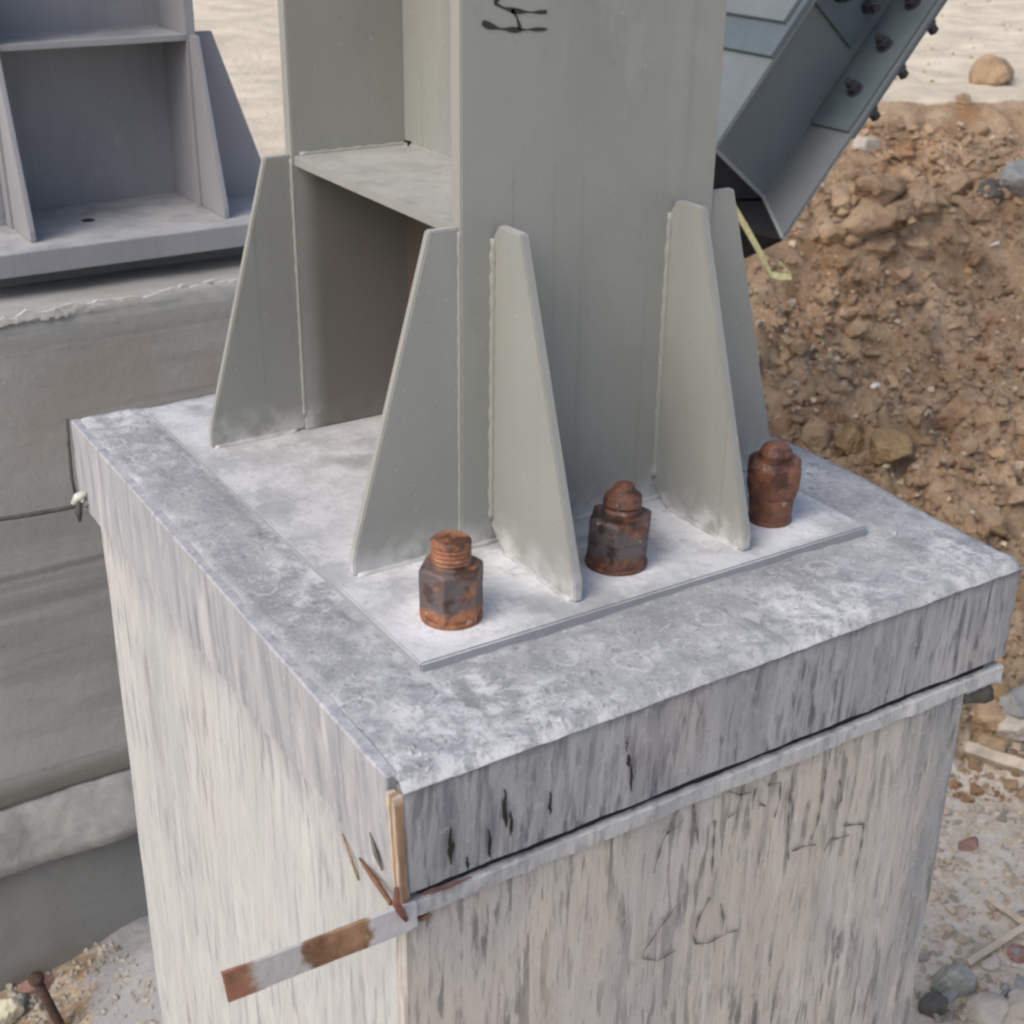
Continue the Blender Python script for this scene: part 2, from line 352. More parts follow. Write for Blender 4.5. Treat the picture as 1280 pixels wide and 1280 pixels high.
def soilmat(name, attr=False):
    m = Mat(name, .96, .15)
    m.base(m.noise(5.5, detail=9, rough=.68), [(.28, (.17, .105, .06)), (.42, (.36, .24, .15)), (.55, (.50, .355, .235)), (.75, (.64, .495, .345))])
    m.over(m.step(m.noise(2.0, off=(3, 3, 1), detail=3), .50, .66), (.29, .215, .125), .45)
    m.over(m.step(m.noise(2.6, off=(8, 1, 4), detail=4), .57, .68), (.36, .175, .075), .6)
    m.over(m.step(m.noise(48, detail=4), .60, .68), (.40, .33, .26), .6)
    m.over(m.step(m.noise(30, off=(2, 8, 2), detail=5), .60, .70), (.075, .05, .033), .5)
    m.over(m.step(m.noise(19, off=(3, 9, 9), detail=6, rough=.7), .54, .66), (.38, .30, .225), .55)
    m.over(m.step(m.noise(1.3, off=(1, 5, 2), detail=3), .5, .62), (.37, .32, .225), .35)
    m.over(m.step(m.noise(75, off=(6, 3, 9), detail=5, rough=.75), .58, .66), (.60, .50, .37), .6)
    m.over(m.step(m.noise(60, off=(1, 1, 6), detail=6, rough=.75), .57, .66), (.11, .075, .045), .6)
    if attr:
        A = m.attr('zone'); sp = m.n('ShaderNodeSeparateColor'); m.l(A.outputs['Color'], sp.inputs[0])
        sand = m.n('ShaderNodeValToRGB'); e = sand.color_ramp.elements
        e[0].position, e[0].color = .30, (.54, .47, .37, 1); e[1].position, e[1].color = .62, (.80, .70, .55, 1)
        m.l(m.noise(3.0, detail=8, rough=.65), sand.inputs[0]); m.over(m.step(m.math('ADD', sp.outputs[0], m.math('MULTIPLY', m.math('SUBTRACT', m.noise(7, detail=6), .5), .9)), .35, .65), sand.outputs[0])
        pale = m.n('ShaderNodeValToRGB'); e = pale.color_ramp.elements
        e[0].position, e[0].color = .26, (.52, .42, .32, 1); e[1].position, e[1].color = .52, (.82, .74, .62, 1)
        m.l(m.noise(14, detail=8, rough=.7), pale.inputs[0]); m.over(m.step(m.math('ADD', sp.outputs[1], m.math('MULTIPLY', m.math('SUBTRACT', m.noise(11, detail=6), .5), .8)), .38, .62), pale.outputs[0])
        m.over(m.step(m.math('ADD', sp.outputs[2], m.math('MULTIPLY', m.math('SUBTRACT', m.noise(16, detail=6), .5), .7)), .4, .6), (.40, .415, .44), .85)
    m.bump(m.noise(26, detail=9, rough=.72), .9, .03); return m.done()
M_ground = soilmat('excavated_earth', True); M_soil = soilmat('earth_clod')
M_grit = simple('buff_grit', (.46, .38, .29), .35, 9, .95, .5); M_foot = simple('dull_gravel', (.33, .30, .255), .4, 9, .95, .5); M_stone_p = simple('pale_stone', (.43, .38, .32), .3, 12, .95, .5); M_stone_y = simple('ochre_stone', (.235, .165, .09), .35, 9, .95, .6)
M_stone_b = simple('brown_stone', (.34, .24, .15), .3, 10, .95, .5); M_stone_d = simple('dark_stone', (.10, .095, .085), .4, 12, .95, .5)
M_stone_g = simple('grey_chunk', (.26, .26, .25), .3, 12, .95, .6); M_white = simple('white_chip', (.66, .63, .58), .15, 40)
M_green = simple('mossy_plastic', (.30, .305, .27), .3, 20)

# ------------------------------------------------------------------ ground
PIT, TOP = -1.65, -0.30
def frame(x, y):
    dx, dy = x - CAM[0], y - CAM[1]; return 0.5377 * dx + 0.8431 * dy, 0.8431 * dx - 0.5377 * dy
def ground_h(x, y, zone=False):
    x = np.asarray(x, float); y = np.asarray(y, float)
    Fd, Rr = frame(x, y); s = sm(Rr, -.6, 1.3)
    wob = .18 * fbm(x, y, .9, 3, 5)
    toe = 3.75 - .50 * s + wob * .6; crest = 4.45 + 2.15 * s + wob
    t = np.clip((Fd - toe) / (crest - toe), 0, 1)
    prof = t * .74 + .20 * sm(t + .05 * fbm(x, y, 1.4, 2, 17), .66, .73) + .06 * sm(t, .9, 1)
    h = PIT + (TOP - PIT) * prof
    mound = sm(t, .0, .10) * (1 - sm(t, .93, 1.0)); up = sm(t, .72, .8)
    near = np.exp(-np.maximum(0, np.hypot(x, y) - 12) / 10)
    h = h + mound * ((1 - .55 * up) * (.10 * fbm(x, y, 1.6, 2, 1) + .085 * fbm(x, y, 4.3, 3, 2, .55) + .055 * fbm(x, y, 9, 4, 9, .65, True)) )
    h = h + (1 - mound) * near * (.012 * fbm(x, y, 6, 3, 3) + .02 * fbm(x, y, 1.2, 2, 4)) 
    far = sm(t, .97, 1.0); cr = Fd + .1 * Rr
    h = h + far * near * .010 * np.sin(cr * 7.5 + fbm(x, y, .5, 2, 8) * 2) * sm(fbm(x, y, .35, 2, 11), -.2, .5)
    # cement spill at the left foot of the pier
    h = h + .20 * np.exp(-(((x - .24) / .20) ** 2 + ((y - 1.46) / .28) ** 2)) 
    if zone:
        sp = np.exp(-(((x - .24) / .19) ** 2 + ((y - 1.42) / .40) ** 2)) * 1.4
        return h, far, (1 - sm(t, .0, .08)) * (.46 + .54 * sm(Rr, .2, .5)) , np.clip(sp * 1.3, 0, 1)
    return h
def gh(x, y): return float(ground_h(np.array([x]), np.array([y]))[0])
def on_ground(px, py):
    q = ray(px, py); t = np.geomspace(1.5, 60, 1500); P = CAM + t[:, None] * q
    k = np.argmax(P[:, 2] <= ground_h(P[:, 0], P[:, 1])); return P[k]
def axis_pts(lo, hi, step, far):
    c = list(np.arange(lo, hi + step / 2, step)); g = step; a = c[-1]; up = []
    while a < far: g *= 1.18; a += g; up.append(a)
    a = c[0]; g = step; dn = []
    while a > -far: g *= 1.18; a -= g; dn.append(a)
    return np.array(dn[::-1] + c + up)
gx, gy = axis_pts(-.6, 7.2, .022, 700), axis_pts(.0, 6.4, .022, 700)
X, Y = np.meshgrid(gx, gy); nx, ny = len(gx), len(gy)
Z, za, zb, zc = ground_h(X.ravel(), Y.ravel(), True)
me = bpy.data.meshes.new('ground'); me.vertices.add(nx * ny)
me.vertices.foreach_set('co', np.stack([X.ravel(), Y.ravel(), Z], 1).ravel())
ii = (np.arange(ny - 1)[:, None] * nx + np.arange(nx - 1)[None]).ravel()
q = np.stack([ii, ii + 1, ii + nx + 1, ii + nx], 1).ravel()
me.loops.add(len(q)); me.polygons.add(len(ii)); me.loops.foreach_set('vertex_index', q)
me.polygons.foreach_set('loop_start', np.arange(0, len(q), 4)); me.polygons.foreach_set('use_smooth', np.ones(len(ii), bool))
me.update(); at = me.color_attributes.new('zone', 'FLOAT_COLOR', 'POINT')
at.data.foreach_set('color', np.stack([za, zb, zc, np.ones_like(za)], 1).ravel()); me.materials.append(M_ground)
ground = bpy.data.objects.new('ground', me); COL.objects.link(ground); tag(ground, kind='structure')

# ------------------------------------------------------------------ the near concrete pier with its form boards
LU, LV, HB = .80, .962, .1256
PX_IN = lambda x, y: .07 < x < .72 and .115 < y < .95
WARP = on_plane(492, 985, 2, .003)
pier = empty('concrete_pier', (LU / 2, LV / 2, PIT), 'square concrete pier in whitewashed grainy form panels carrying the grey green steel column', 'pier')
MB().box((.03, .03, PIT - .1), (LU - .07, LV - .1, -.02)).build('core', M_spill, pier)
n = 120; gxx = np.linspace(.0085, LU + .001, n); gyy = np.linspace(-.001, LV - .001, n); XX, YY = np.meshgrid(gxx, gyy)
xf, yf = XX.ravel(), YY.ravel()
ed = np.minimum(LU + .001 - xf, np.minimum(yf + .001, LV - .001 - yf))
zz = .003 + .0016 * fbm(xf, yf, 24, 4, 21) + .0022 * fbm(xf, yf, 6, 2, 22)
pl = np.maximum(np.maximum(.0988 - xf, xf - .6945), np.maximum(.1416 - yf, yf - .925))      # distance outside the base plate
zz = zz + .004 * sm(.0988 - xf, -.02, .02) * sm(yf, .1, .3) - .005 * np.exp(-((pl - .002) / .006) ** 2) * sm(fbm(xf, yf, 14, 3, 41), -.75, -.1) * (1 - .6 * sm(yf, .13, .17)) + .009 * np.exp(-((xf - .78) ** 2 + (yf - .3) ** 2) / .02)
zz = np.where(xf < .010, .0012, zz); zz = np.where(ed < .004, -.007, zz); wv = .0022 * fbm(xf, yf, 30, 3, 31) * (ed < .004)
xf = xf + wv * (xf > .3); yf = yf - np.abs(wv)
vv = [tuple(p) for p in np.stack([xf, yf, zz], 1)]
ff = [(i * n + j, i * n + j + 1, (i + 1) * n + j + 1, (i + 1) * n + j) for i in range(n - 1) for j in range(n - 1)]
MB().add(vv, ff).build('mortar_bed', M_mortar, pier, smooth=True)
crumbs = MB()
for i in range(420):
    x, y = random.uniform(.02, LU - .01), random.uniform(.005, LV - .02)
    if x > .1 and y > .14 and random.random() < .75: continue
    if PX_IN(x, y): continue
    r = random.uniform(.0012, .0034) * (1 if random.random() < .93 else 2.2); k = 6
    crumbs.add([(x + r * math.cos(j * math.pi / 3 + i) * random.uniform(.7, 1.5), y + r * math.sin(j * math.pi / 3 + i) * random.uniform(.7, 1.5), .001) for j in range(k)] + [(x + r * .5 * math.cos(j * math.pi / 3 + i), y + r * .5 * math.sin(j * math.pi / 3 + i), .004 + r * .55) for j in range(k)],
               [tuple(range(k, 2 * k))] + [(j, (j + 1) % k, (j + 1) % k + k, j + k) for j in range(k)])
tag(crumbs.build('mortar_crumbs', M_mortar, pier, smooth=True), kind='stuff')
G = dict(cut=.012, rough=.0011, rs=34, smooth=False)
board = MB().box((.008, .0, -HB), (LU, .015, -.005)).build('form_board', M_band, pier, bevel=.002, seg=1, cut=.012, rough=.0010, rs=40, aniso=(1, 1, .25))
MB().box((.0, .0165, -HB), (.014, LV, .0035)).build('form_board', M_left, pier, bevel=.002, seg=1, cut=.012, rough=.0012, rs=40, aniso=(1, 1, .25))
MB().box((LU - .015, .0165, -HB), (LU, LV - .0165, -.005)).build('form_board', M_band, pier, bevel=.002, seg=1, cut=.02, rough=.001)
MB().box((.0165, LV - .015, -HB), (LU, LV, -.005)).build('form_board', M_band, pier, bevel=.002, seg=1, cut=.02, rough=.001)
for k, (a, b, mm) in enumerate(((.0005, .004, M_ply_p), (.0042, .0095, M_ply_o), (.0097, .0148, M_ply_p))):
    MB().box((-.001 + .001 * (k % 2), a, -HB - .001), (.0075, b, -.010)).build('ply_edge', mm, pier, cut=.014, rough=.0018, rs=80)
MB().box((-.0005, -.002, -HB - .01), (.006, .0, -.016)).build('ply_edge', M_ply_o, pier, cut=.01, rough=.001, rs=60)
MB().box((.004, -.003, -.1535), (LU - .005, .016, -.1345)).build('batten', M_batten, pier, bevel=.0012, seg=1, cut=.007, rough=.0016, rs=60, aniso=(1, 1, .5))
MB().box((.02, .006, -.1355), (LU - .03, .02, -HB)).build('gap_liner', M_crack_shadow, pier)
MB().box((LU - .06, -.002, -.158), (LU - .004, .05, -.150)).build('mortar_lump', M_spill, pier, cut=.006, rough=.004, rs=60)
MB().box((LU - .053, .004, -.178), (LU - .012, .03, -.157)).build('mortar_lump', M_stone_d, pier, cut=.008, rough=.007, rs=45, smooth=True)
XR = LU - .0544; YB = LV - .083
front = MB().box((.002, .004, PIT - .1), (XR, .02, -.1545)).build('form_panel', M_front, pier, bevel=.0025, seg=1, cut=.025, rough=.0014, rs=30, aniso=(1, 1, .15))
MB().box((.0022, .021, PIT - .1), (.02, YB, -HB - .0003)).build('form_panel', M_left, pier, bevel=.0012, seg=1, cut=.025, rough=.0014, rs=30, aniso=(1, 1, .15))
MB().box((XR - .018, .021, PIT - .1), (XR, YB, -.155)).build('form_panel', M_front, pier, bevel=.0025, seg=1)
MB().box((.021, YB - .018, PIT - .1), (XR - .019, YB - .0005, -.155)).build('form_panel', M_front, pier, bevel=.0025, seg=1)
# cracks split into the near end of the front board, and splinters at the corner
def crack(px, py, L, wd):
    P = on_plane(px, py, 1, -.0012); k = 7; V = []
    for i in range(k):
        t = i / (k - 1); h = wd * random.uniform(.6, 1.2) * math.sin(math.pi * min(.95, max(.05, t))) ** .7 / 2; xo = random.uniform(-.0012, .0012)
        V += [(P[0] + xo - h, -.0022, P[2] + L / 2 - L * t), (P[0] + xo + h, -.0022, P[2] + L / 2 - L * t)]
    MB().add(V, [(2 * i, 2 * i + 1, 2 * i + 3, 2 * i + 2) for i in range(k - 1)]).build('crack', M_crack_shadow, board)
for c in ((566, 1052, .045, .006), (613, 1050, .035, .005), (634, 1004, .046, .0055), (640, 1024, .030, .004), (689, 999, .028, .0042), (787, 946, .016, .006), (790, 968, .036, .003), (586, 1075, .016, .004), (785, 925, .02, .0018)):
    crack(*c)
def sliver(pts, r, mm):
    MB().tube([on_plane(x, y, 1, yy) for x, y, yy in pts], r, 5, jit=.3).build('splinter', mm, pier)
sliver([(498, 1105, -.006), (497, 1125, -.009), (503, 1140, -.008), (512, 1155, -.002)], [.002, .0045, .004, .0015], M_red)
sliver([(515, 1150, -.001), (528, 1148, -.001), (540, 1143, -.002)], [.0015, .003, .001], M_ply_b)
sliver([(530, 1115, -.004), (560, 1106, -.004), (590, 1094, -.003)], [.001, .0018, .0006], M_red)
def lsliver(pts, r, mm):
    MB().tube([on_plane(x, y, 0, xx) for x, y, xx in pts], r, 5, jit=.3).build('splinter', mm, pier)
lsliver([(450, 1072, -.001), (470, 1098, -.005), (490, 1128, -.008)], [.0012, .003, .0025], M_ply_b)
lsliver([(428, 1040, 0), (440, 1075, -.003), (448, 1100, 0)], [.001, .0018, .001], M_ply_o)
lsliver([(466, 1035, -.001), (472, 1062, -.004), (480, 1085, -.002)], [.001, .003, .001], M_stone_d)
# pencilled writing on the front panel
def pen(strokes, yv): return [[(lambda P: (P[0], P[2]))(on_plane(x, y, 1, yv)) for x, y in st] for st in strokes]
W = [[(847, 1012), (838, 1035), (828, 1052), (817, 1092)], [(834, 1042), (845, 1035), (855, 1025)], [(866, 1005), (870, 1030), (873, 1055)], [(894, 1026), (892, 1060), (890, 1095)],
     [(911, 989), (925, 994), (940, 990)], [(928, 980), (926, 1000), (921, 1015), (910, 1022)], [(945, 985), (942, 998), (941, 1012)], [(960, 982), (976, 978), (975, 1000), (968, 1022)], [(950, 1005), (958, 1008)], [(988, 985), (985, 1040), (986, 1075)],
     [(845, 1133), (825, 1160), (806, 1188), (803, 1198), (822, 1201), (845, 1188)], [(888, 1122), (875, 1145), (867, 1170), (870, 1180), (885, 1179), (910, 1166), (922, 1163)], [(901, 1130), (905, 1148), (903, 1162)],
     [(990, 1064), (1005, 1058), (1020, 1056)], [(1014, 1050), (1022, 1028), (1030, 985), (1033, 962)], [(1055, 1032), (1080, 1030), (1077, 1055), (1068, 1095)], [(1030, 1064), (1040, 1050), (1062, 1044)], [(1044, 1012), (1052, 1000), (1050, 975)]]
ribbon(pen(W, .001), .0052, 1, .0012, 'handwriting', M_pencil, front)

# ------------------------------------------------------------------ near steel column
PX0, PX1, PY0, PY1, PZ = .0988, .6945, .1416, .925, .012
FX0, FX1, FY0, FY1, ZS = .255, .5835, .3299, .7421, .3767
TF, TG = .020, .011; XC = (FX0 + FX1) / 2; ZT = 2.4
column = empty('steel_column', (XC, (FY0 + FY1) / 2 + .01, 0), 'grey green steel H column with black handwriting bolted on the whitewashed pier', 'column')
B = dict(bevel=.0015)
def h_column(root, mat, mat_in, mat_back, T, ZT):
    """flanges, web, stiffeners and gussets of an H column; T maps local to world (the near column's own axes)"""
    def P(lst): return [T(p) for p in lst]
    def D(v): return np.array(T(v)) - np.array(T((0, 0, 0)))
    def bx(lo, hi):
        p = T(lo); q = T(hi); return MB().box(tuple(min(a, b) for a, b in zip(p, q)), tuple(max(a, b) for a, b in zip(p, q)))
    bx((FX0, FY0, PZ), (FX1, FY0 + TF, ZT)).build('flange', mat, root, **B)
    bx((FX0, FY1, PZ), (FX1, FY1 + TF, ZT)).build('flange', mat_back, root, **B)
    bx((XC - .0065, FY0 + TF, ZS), (XC + .0065, FY1, ZT)).build('web', mat, root)
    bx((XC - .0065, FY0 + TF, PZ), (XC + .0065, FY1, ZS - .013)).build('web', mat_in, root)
    bx((FX0 + .002, FY0 + TF, ZS - .013), (XC - .0065, FY1, ZS)).build('stiffener_plate', mat, root, **B)
    bx((XC + .0065, FY0 + TF, ZS - .013), (FX1 - .002, FY1, ZS)).build('stiffener_plate', mat, root, **B)
    c = .022
    def wing(x, sx, y):                 # gusset in the plane of a flange, reaching out sideways
        b, t = .132, .034; g = .006
        MB().prism(P([(x, y, PZ + .001), (x + sx * b, y, PZ + .001), (x + sx * b, y, PZ + .022), (x + sx * t, y, ZS), (x, y, ZS)]), D((0, TG, 0))).build('gusset', mat, root, **B)
    wing(FX0, -1, FY0 + .004); wing(FX1, 1, FY0 + .004); wing(FX0, -1, FY1 + .004); wing(FX1, 1, FY1 + .004)
    def fin(x, y, sy):                  # gusset standing out from a flange face, its inner foot clipped for the weld
        b, t = .166, .051
        MB().prism(P([(x, y + sy * c, PZ + .001), (x, y + sy * b, PZ + .001), (x, y + sy * b, PZ + .022), (x, y + sy * t, ZS), (x, y + sy * c * .4, ZS), (x, y, ZS - .012), (x, y, PZ + c)]), D((TG, 0, 0))).build('gusset', mat, root, **B)
    for x in (.2964 - .003, .523): fin(x, FY0, -1); fin(x, FY1 + TF, 1)
    # weld beads
    def bead(a, b, r=.0045):
        k = max(8, int(np.linalg.norm(np.array(b) - np.array(a)) / .008)); pts = [T(tuple(np.array(a) + (np.array(b) - np.array(a)) * i / k)) for i in range(k + 1)]
        MB().tube(pts, [r * (1 + .22 * math.sin(i * 2.1) + random.uniform(-.12, .12)) for i in range(k + 1)], 6).build('weld_bead', mat, root, smooth=True)
    for x in (.2964 - .003, .523):
        bead((x, FY0, PZ + .03), (x, FY0, ZS - .015)); bead((x + TG, FY0, PZ + .03), (x + TG, FY0, ZS - .015))
        for q in (0, TG): bead((x + q, FY0 - .03, PZ), (x + q, FY0 - .16, PZ), .004)
    bead((FX0, FY0 + .004, PZ + .02), (FX0, FY0 + .004, ZS - .004), .0026); bead((FX1, FY0 + .004, PZ + .02), (FX1, FY0 + .004, ZS - .004), .0026)
    bead((FX0, FY1 + .003, PZ + .02), (FX0, FY1 + .003, ZS - .004), .003)
    bead((FX0, FY0, PZ + .001), (FX1, FY0, PZ + .001), .004)
    bead((FX0 + .01, FY1 - .001, ZS), (XC, FY1 - .001, ZS), .004); bead((XC - .007, FY0 + TF, ZS), (XC - .007, FY1, ZS), .004)
    bead((FX0 - .01, FY0 + .004, PZ), (FX0 - .128, FY0 + .004, PZ), .004); bead((FX0 - .01, FY1 + .004, PZ), (FX0 - .128, FY1 + .004, PZ), .004)
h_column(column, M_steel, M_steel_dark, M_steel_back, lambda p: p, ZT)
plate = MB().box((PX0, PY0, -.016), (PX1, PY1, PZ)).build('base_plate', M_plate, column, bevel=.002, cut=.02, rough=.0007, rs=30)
MB().box((XC - .010, FY1 - .016, ZS + .001), (XC + .004, FY1 - .003, ZS + .006)).build('dirt_lump', M_crack_shadow, column, cut=.005, rough=.003, rs=90)
K = [[(622, -6), (620, 5), (630, 10), (645, 14), (665, 15.5), (684, 15)], [(640, 12), (646, 21), (649, 30), (650, 37)], [(603, 28), (611, 32), (625, 36), (645, 37.5), (684, 36.5)]]
ribbon(pen(K, FY0 - .001), .0095, 1, FY0 - .0008, 'handwriting', M_ink, column.children[0], fade=.55)

# ------------------------------------------------------------------ three rusty anchor bolts on the base plate
def anchor(x, y, mm, label, wash, nut, hx, stud, tilt=(0, 0), dome=False):
    r = empty('anchor_bolt', (x, y, PZ), label, 'anchor bolt', 'rusty anchor bolts on the base plate')
    MB().lathe((x, y, PZ), wash, 28).build('washer', mm, r, smooth=False)
    nb = MB().lathe((x, y, PZ), nut, 24, hx, tilt).build('nut', mm, r, bevel=.0008, seg=1, cut=.008, rough=.0004, rs=120)
    n = len(stud); MB().lathe((x, y, PZ), stud, 20, None, tilt).build('stud', mm, r, cut=.008, rough=.0004, rs=150)
    return r
def threads(r, z0, z1, cap=()):
    o = []; k = 7
    for i in range(k): z = z0 + (z1 - z0) * i / k; o += [(r, z), (r * .96, z + (z1 - z0) / k * .5)]
    return o + [(r * .99, z1 - .004), (r * .82, z1), (r * .01, z1 + .001)] if not cap else o + list(cap)
anchor(.172, .209, M_rust1, 'orange rusted anchor bolt with grey mortared nut at the near corner of the plate', [(.0325, -.002), (.0325, .004), (.031, .005)],
       [(.0312, .004), (.0318, .008), (.0318, .031), (.0312, .032), (.0320, .033), (.0318, .057), (.0295, .060), (.015, .061)], [1, 1, 1, 1, 1, 1, .6, 0], threads(.0210, .055, .089))
anchor(.387, .218, M_rust2, 'dark wet looking anchor bolt with a battered stud, between the two front gussets', [(.0345, -.002), (.0345, .004), (.033, .005)],
       [(.0335, .004), (.034, .008), (.034, .032), (.0334, .033), (.0345, .034), (.0343, .057), (.031, .060), (.014, .061)], [1, 1, 1, 1, 1, 1, .5, 0], [(.021, .05), (.021, .066), (.019, .069), (.0215, .073), (.020, .082), (.013, .088), (.011, .094), (.004, .097)], (.05, -.02))
anchor(.608, .215, M_rust3, 'brown rusted anchor bolt with flared nut and domed top, right of the last gusset', [(.026, -.002), (.026, .004), (.024, .006)],
       [(.0250, .005), (.0262, .014), (.0275, .030), (.0270, .034), (.0295, .037), (.0322, .052), (.0330, .066), (.0325, .072), (.027, .079), (.016, .081)], [.4, .6, .6, .5, .9, 1, 1, 1, .3, 0], [(.019, .078), (.0195, .086), (.016, .093), (.009, .097), (.001, .098)])

# ------------------------------------------------------------------ rusty flat strap sticking out past the corner, tie wire
a0 = on_plane(283, 1233, 1, -.006); a1 = on_plane(494, 1147, 1, -.006)
strap = MB().prism([(a0[0], -.008, a0[2] - .0165), (a0[0] + .06, -.008, -.1605 + (a0[2] + .144) * .6), (.0, -.008, -.1605), (.010, -.008, -.158), (.010, -.008, -.131), (0, -.008, -.1305), (a0[0] - .003, -.008, a0[2] + .0165)], (0, .0035, 0)).build('steel_strap', M_strap, None, cut=.012, rough=.0007, rs=40)
tag(strap, 'rusty flat steel strap with grey cement patches sticking out at the corner of the pier', 'strap')
wy = LV - .03; k0 = on_plane(100, 628, 1, wy)
wire = empty('tie_wire', tuple(k0), 'dark tie wire running left from a pale knot on the pier', 'wire')
wp = [on_plane(px, py, 1, wy) for px, py in ((118, 634), (100, 631), (80, 636), (50, 641), (20, 646), (-30, 653), (-120, 662))]
MB().tube(wp, .0034, 6, jit=.1).build('strand', M_wire, wire, smooth=True)
MB().tube([on_plane(px, py, 1, wy - .006) for px, py in ((90, 630), (97, 622), (106, 616), (110, 626), (104, 634))], [.003, .006, .006, .005, .003], 7, jit=.25).build('knot', M_knot, wire, smooth=True)
MB().tube([on_plane(px, py, 1, wy - .01) for px, py in ((98, 626), (98, 640), (100, 652))], [.003, .005, .002], 6, jit=.25).build('wire_end', M_wire, wire, smooth=True)
MB().tube([on_plane(px, py, 1, LV + .002) for px, py in ((83, 524), (86, 560), (90, 600), (96, 625))], .0026, 6, jit=.1).build('wire_loop', M_wire, wire, smooth=True)

# ------------------------------------------------------------------ the farther pedestal with its blue grey column
QY, QZ = 1.80, -.105; QX0, QX1 = -.45, 1.72; QB = 2.95
ped = empty('concrete_pedestal', ((QX0 + QX1) / 2, (QY + QB) / 2, PIT), 'long grey concrete pedestal with a pale ledge, behind the left side of the near pier', 'pedestal')
MB().box((QX0, QY, -1.19), (QX1, QB, QZ)).build('stem', M_conc, ped, bevel=.010, seg=2, cut=.05, rough=.0022, rs=7, smooth=True)
MB().box((QX0 - .04, QY - .03, PIT - .2), (QX1 + .04, QB + .03, -1.325)).build('footing', M_conc_low, ped, bevel=.01, seg=2, cut=.06, rough=.003, rs=6)
n = 90; V = []; Fc = []
prof = [(.03, -1.185), (-.006, -1.192), (-.020, -1.215), (-.036, -1.255), (-.052, -1.295), (-.058, -1.318), (-.052, -1.324), (.03, -1.327)]
for i in range(n):
    x = QX0 + (QX1 - QX0) * i / (n - 1); e = float(noise3(np.array([[x * 7, 3, 1]]))[0]); e2 = float(noise3(np.array([[x * 23, 1, 5]]))[0])
    for j, (yo, z) in enumerate(prof):
        kk = 1 if 0 < j < 6 else .3
        V.append((x, QY + yo * (1 + .08 * e) + .004 * e2 * kk, z + (.004 * e + .005 * e2 if j < 3 else .002 * e2)))
m_ = len(prof); Fc = [(i * m_ + j, (i + 1) * m_ + j, (i + 1) * m_ + j + 1, i * m_ + j + 1) for i in range(n - 1) for j in range(m_ - 1)]
MB().add(V, Fc).build('ledge', M_ledge, ped, cut=.025, rough=.0035, rs=26, smooth=True)
# broken mortar edge along the pedestal top: thin flat chips left proud of the arris
for i in range(46):
    px = -30 + i * 7.2 + random.uniform(-2, 2); P = on_plane(px, 402 - px * .185 + random.uniform(-3, 4), 1, QY - .002)
    if px > 135 and random.random() < .45: continue
    L, hh = random.uniform(.006, .020), random.uniform(.003, .008) * (1.3 if px < 130 else .7)
    k = 7; q = [(P[0] + L * math.cos(6.283 * j / k) * random.uniform(.7, 1.3), QY - .001, P[2] + hh * math.sin(6.283 * j / k) * random.uniform(.6, 1.4)) for j in range(k)]
    MB().prism(q, (0, -random.uniform(.003, .007), 0)).build('mortar_chip', M_chip, ped)
MB().box((.10, 2.02, QZ), (.80, 2.66, -.058)).build('grout_pad', M_conc_low, ped)
LX, LY, LZ = .2389, 2.1212, -.0145        # near face of the left flange, flange tips, plate top
col2 = empty('steel_column', (LX + .206, LY + .165, LZ - .044), 'blue grey steel H column standing on the long concrete pedestal behind the pier', 'column')
# the near column's own axes turned by a quarter: local x -> world y, local y -> world -x
def T2(p):
    x, y, z = p; return (LX + .4122 - (y - FY0) , LY + (x - FX0), z - PZ + LZ)
h_column(col2, M_blue, M_blue, M_blue, T2, ZT)
MB().box((LX - .19, LY - .20, LZ - .046), (LX + .60, LY + .44, LZ)).build('base_plate', M_blue, col2, **B)
hp = on_plane(110, 275, 2, LZ + .001)
MB().lathe((hp[0], hp[1], LZ), [(.014, 0), (.014, .0012), (.001, .0013)], 14).build('bolt_hole', M_crack_shadow, col2)

# ------------------------------------------------------------------ diagonal brace at the right
BY = 2.30; WD = .344
P0 = on_plane(954, 243, 1, BY); P1 = on_plane(1090, 40, 1, BY); ax = P1 - P0; ax /= np.linalg.norm(ax)
nu = np.array((-ax[2], 0, ax[0])); yv = np.array((0., 1, 0))
print('brace axis', ax, P0)
brace = empty('steel_brace', tuple(P0 - ax * .3), 'slate grey diagonal steel brace with bolted splice plates rising behind the near column', 'brace')
def bp(s, u, y): return P0 + ax * s + nu * u + yv * y       # along, up from lower flange, back
DEP, HW = .385, WD / 2
LB = 3.0
def along(px, py, u, y):      # s where the brace line (u, y) passes nearest to the pixel
    best = min(np.arange(-.4, 1.6, .004), key=lambda s: math.hypot(project(bp(s, u, y))[0] - px, project(bp(s, u, y))[1] - py)); return float(best)
s_tip, s_web = along(984, 298, 0, -HW), along(905, 193, DEP * .62, 0)
def skew(u, y): return s_tip * (-y / HW) + s_web * u / (DEP * .62)      # the end is cut askew
def plate_part(name, corners, u0, u1, y0, y1, s1, mat, parent=brace, s0=None, **kw):
    V = []
    for s_ in (None, s1):
        for u, y in ((u0, y0), (u1, y0), (u1, y1), (u0, y1)):
            V.append(bp((skew(u, y) if s0 is None else s0) if s_ is None else s_, u, y))
    return MB().add(V, [(0, 1, 2, 3), (7, 6, 5, 4), (0, 4, 5, 1), (1, 5, 6, 2), (2, 6, 7, 3), (3, 7, 4, 0)]).build(name, mat, parent, **kw)
plate_part('flange', 0, -.014, 0, -HW, HW, LB, M_brace, bevel=.001)
plate_part('flange', 0, DEP, DEP + .014, -HW, HW, LB, M_brace, bevel=.001)
plate_part('web', 0, .0, DEP, -.005, .005, LB, M_brace)
